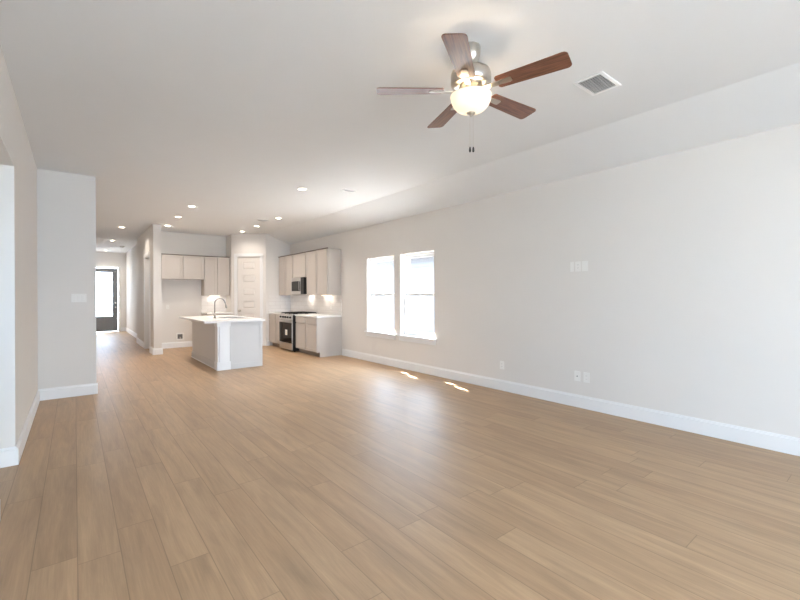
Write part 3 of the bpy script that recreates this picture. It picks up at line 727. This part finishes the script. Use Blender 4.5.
for k in range(5):
    th = math.radians(36 - 72 * k)
    dvec = RH * math.cos(th) + FW * math.sin(th); az = math.atan2(dvec.y, dvec.x)
    if first is None:
        b = blade_mesh().build('blade', M['blade'], FAN, 0.0015); first = b
        m = MB()
        m.prism([(0.20, -0.02), (0.27, -0.024), (0.285, -0.018), (0.285, 0.018), (0.27, 0.024), (0.20, 0.02)], 'Z', -0.009, -0.0034)
        m.prism([(0.085, -0.016), (0.20, -0.02), (0.20, 0.02), (0.085, 0.016)], 'Z', -0.012, -0.0036)
        br = m.build('blade_iron', M['nickel'], b, 0.0015)
    else:
        b = first.copy(); COL.objects.link(b); b.parent = FAN
        br = first.children[0].copy(); COL.objects.link(br); br.parent = b
    b.location = (0, 0, z(ZB)); b.rotation_euler = (Matrix.Rotation(az, 3, 'Z') @ Matrix.Rotation(PITCH, 3, 'X')).to_euler()
for s in (-1, 1):
    p = RH * (0.011 * s) + FW * -0.02
    c = MB().tube([(p.x, p.y, z(2.60)), (p.x, p.y, z(2.365))], 0.0007, 6).build('pull_chain', M['nickel'], FAN)
    MB().lathe([(0, 0), (0.004, 0), (0.006, -0.01), (0.0075, -0.026), (0.005, -0.034), (0, -0.036)], (p.x, p.y, z(2.365)), 12).build('fob', M['iron'], c, smooth=True)

# ------------------------------------------------------------------ recessed lights, registers, detectors
def recessed(x, y, label, k=1.0):
    o = empty('recessed_light', (x, y, H)); tag(o, label, 'recessed light', 'recessed ceiling lights')
    MB().lathe([(0.055, -0.0008), (0.088, -0.0008), (0.086, -0.006), (0.060, -0.010), (0.055, -0.008), (0.055, -0.0008)], seg=28).build('trim_ring', M['trim'], o, smooth=False)
    MB().lathe([(0, -0.0012), (0.0545, -0.0012), (0.0545, -0.005), (0, -0.005)], seg=28).build('lens', M['lens'], o)
    ld = bpy.data.lights.new('downlight', 'AREA'); ld.shape = 'DISK'; ld.size = 0.10; ld.energy = CAN_POWER * k; ld.color = WARM; ld.spread = math.radians(140)
    lo = bpy.data.objects.new('downlight', ld); COL.objects.link(lo); lo.parent = o; lo.location = (0, 0, -0.014)
    return o
for x, y, lab in [
    (2.81, 6.0, 'recessed light standing alone in the open ceiling, nearest the camera'),
    (3.46, 8.56, 'recessed light nearest the camera of the three above the range side'),
    (3.44, 9.85, 'recessed light in the middle of the three above the range side'),
    (3.43, 10.9, 'recessed light right in front of the pantry door wall'),
    (1.72, 8.41, 'recessed light nearest the camera of the three above the island seating side'),
    (1.72, 9.70, 'recessed light in the middle of the three above the island seating side'),
    (1.74, 11.05, 'recessed light just in front of the end of the hall wall'),
    (0.90, 11.99, 'recessed light at the start of the hall, nearest the kitchen'),
    (0.90, 15.0, 'recessed light in the middle of the hall ceiling'),
    (0.90, 18.4, 'recessed light just inside the front door')]:
    recessed(x, y, lab, 0.4 if 'pantry door' in lab else 0.7 if y > 11.5 or 'hall wall' in lab else 1.0)

def register(name, x0, x1, y0, y1, label, n, along='Y', grp=None):
    o = empty(name, ((x0 + x1) / 2, (y0 + y1) / 2, H)); tag(o, label, 'air vent', grp)
    w, d = (x1 - x0) / 2, (y1 - y0) / 2; f = 0.028
    m = MB()
    m.box(-w, w, -d, -d + f, -0.010, -0.0008); m.box(-w, w, d - f, d, -0.010, -0.0008); m.box(-w, -w + f, -d + f, d - f, -0.010, -0.0008); m.box(w - f, w, -d + f, d - f, -0.010, -0.0008)
    m.build('frame', M['louver'], o, 0.003)
    MB().box(-w + f, w - f, -d + f, d - f, -0.0025, -0.0008).build('duct_opening', M['duct'], o)
    m = MB()
    for k in range(n):
        if along == 'Y':
            x = -w + f + (2 * (w - f)) * (k + 0.5) / n
            mt = Matrix.Translation((x, 0, -0.008)) @ Matrix.Rotation(math.radians(-50), 4, 'Y')
            m.box(-0.007, 0.007, -d + f, d - f, -0.0008, 0.0008, mt)
        else:
            y = -d + f + (2 * (d - f)) * (k + 0.5) / n
            mt = Matrix.Translation((0, y, -0.008)) @ Matrix.Rotation(math.radians(40), 4, 'X')
            m.box(-w + f, w - f, -0.007, 0.007, -0.0008, 0.0008, mt)
    m.build('louvers', M['louver'], o)
    return o
register('air_register', 3.10, 3.425, 1.45, 1.68, 'large white air register on the ceiling beside the fan', 12)
register('air_vent', 3.33, 3.56, 5.56, 5.70, 'small air vent beside the lone recessed light', 4, 'X', 'small ceiling vents')
register('air_vent', 3.16, 3.40, 8.98, 9.14, 'small air vent among the recessed lights above the range side', 4, 'X', 'small ceiling vents')
sd = empty('smoke_detector', (1.258, 16.6, H)); tag(sd, 'round smoke detector on the hall ceiling', 'smoke detector')
MB().lathe([(0, -0.0008), (0.07, -0.0008), (0.07, -0.012), (0.062, -0.032), (0.03, -0.036), (0, -0.036)], seg=28).build('cover', M['plate'], sd, smooth=True)
MB().lathe([(0.050, -0.0362), (0.055, -0.0345), (0.055, -0.038), (0.050, -0.0385), (0.050, -0.0362)], seg=28).build('vent_ring', M['duct'], sd)

# ------------------------------------------------------------------ wall plates
def plate(name, loc, rot, w, h, kind, label, cat, grp=None, n=1):
    o = empty(name, loc, rot); tag(o, label, cat, grp)
    MB().box(-w / 2, w / 2, -0.007, -0.0008, -h / 2, h / 2).build('cover', M['plate'], o, 0.002)
    for k in range(n):
        x = (k - (n - 1) / 2) * 0.046
        if kind == 'switch':
            MB().box(x - 0.016, x + 0.016, -0.011, -0.0072, -0.033, 0.033).build('rocker', M['plate'], o, 0.0015)
        elif kind == 'outlet':
            for zz in (-0.02, 0.02):
                m = MB().box(x - 0.014, x + 0.014, -0.009, -0.0072, zz - 0.013, zz + 0.013).build('socket', M['plate'], o, 0.001)
                mm = MB(); mm.box(x - 0.007, x - 0.005, -0.0096, -0.0091, zz - 0.004, zz + 0.005); mm.box(x + 0.005, x + 0.007, -0.0096, -0.0091, zz - 0.004, zz + 0.005)
                mm.build('slots', M['slot'], m)
        elif kind == 'jack':
            MB().lathe([(0, 0), (0.007, 0), (0.005, 0.008), (0, 0.008)], seg=12, mtx=Matrix.Translation((x, -0.0072, 0)) @ Matrix.Rotation(PI / 2, 4, 'X')).build('coax_jack', M['slot'], o)
        elif kind == 'blank':
            for zz in (-h * 0.36, h * 0.36):
                MB().lathe([(0, 0), (0.0035, 0), (0.003, 0.0012), (0, 0.0012)], seg=10, mtx=Matrix.Translation((x, -0.0072, zz)) @ Matrix.Rotation(PI / 2, 4, 'X')).build('screw', M['plate'], o)
    return o
plate('switch_plate', (0.045, YS, 1.345), 0, 0.165, 0.115, 'switch', 'white three-switch light plate on the short wall at left', 'light switch', None, 3)
plate('blank_plate', (XR, 2.605, 1.705), RW, 0.045, 0.12, 'blank', 'narrow white wall plate high on the long wall, nearest the windows', 'wall plate', 'plates high on the long wall')
plate('outlet_plate', (XR, 2.53, 1.705), RW, 0.07, 0.12, 'outlet', 'white outlet high on the long wall, between the narrow and the blank plate', 'outlet', 'plates high on the long wall')
plate('blank_plate', (XR, 2.445, 1.705), RW, 0.075, 0.12, 'blank', 'white wall plate high on the long wall, furthest from the windows', 'wall plate', 'plates high on the long wall')
plate('jack_plate', (XR, 2.545, 0.375), RW, 0.075, 0.12, 'jack', 'white cable jack plate low on the long wall, below the high plates', 'wall plate', 'plates low on the long wall')
plate('outlet_plate', (XR, 2.43, 0.375), RW, 0.075, 0.12, 'outlet', 'white outlet low on the long wall beside the cable jack plate', 'outlet', 'plates low on the long wall')
plate('outlet_plate', (XR, 3.665, 0.36), RW, 0.07, 0.115, 'outlet', 'white outlet low on the long wall between windows and cable jack plate', 'outlet', 'plates low on the long wall')
plate('outlet_plate', (1.90, YB, 1.08), 0, 0.07, 0.115, 'outlet', 'white outlet on the wall of the empty refrigerator space', 'outlet')
plate('outlet_plate', (XR - 0.0095, 8.62, 1.10), RW, 0.07, 0.115, 'outlet', 'white outlet in the tile backsplash on the window side of the range', 'outlet')
wb = empty('water_box', (2.185, YB, 0.29)); tag(wb, 'recessed white water supply box low in the refrigerator space', 'water box')
m = MB(); m.box(-0.095, 0.095, -0.012, -e, 0.06, 0.095); m.box(-0.095, 0.095, -0.012, -e, -0.095, -0.06); m.box(-0.095, -0.06, -0.012, -e, -0.06, 0.06); m.box(0.06, 0.095, -0.012, -e, -0.06, 0.06)
m.build('frame', M['plate'], wb, 0.002)
MB().box(-0.0595, 0.0595, -0.004, -e, -0.0595, 0.0595).build('back_panel', M['duct'], wb)
MB().lathe([(0, 0), (0.012, 0), (0.012, 0.03), (0.018, 0.03), (0.018, 0.042), (0, 0.042)], (0, -0.024, -0.055), 12).build('valve', M['nickel'], wb)
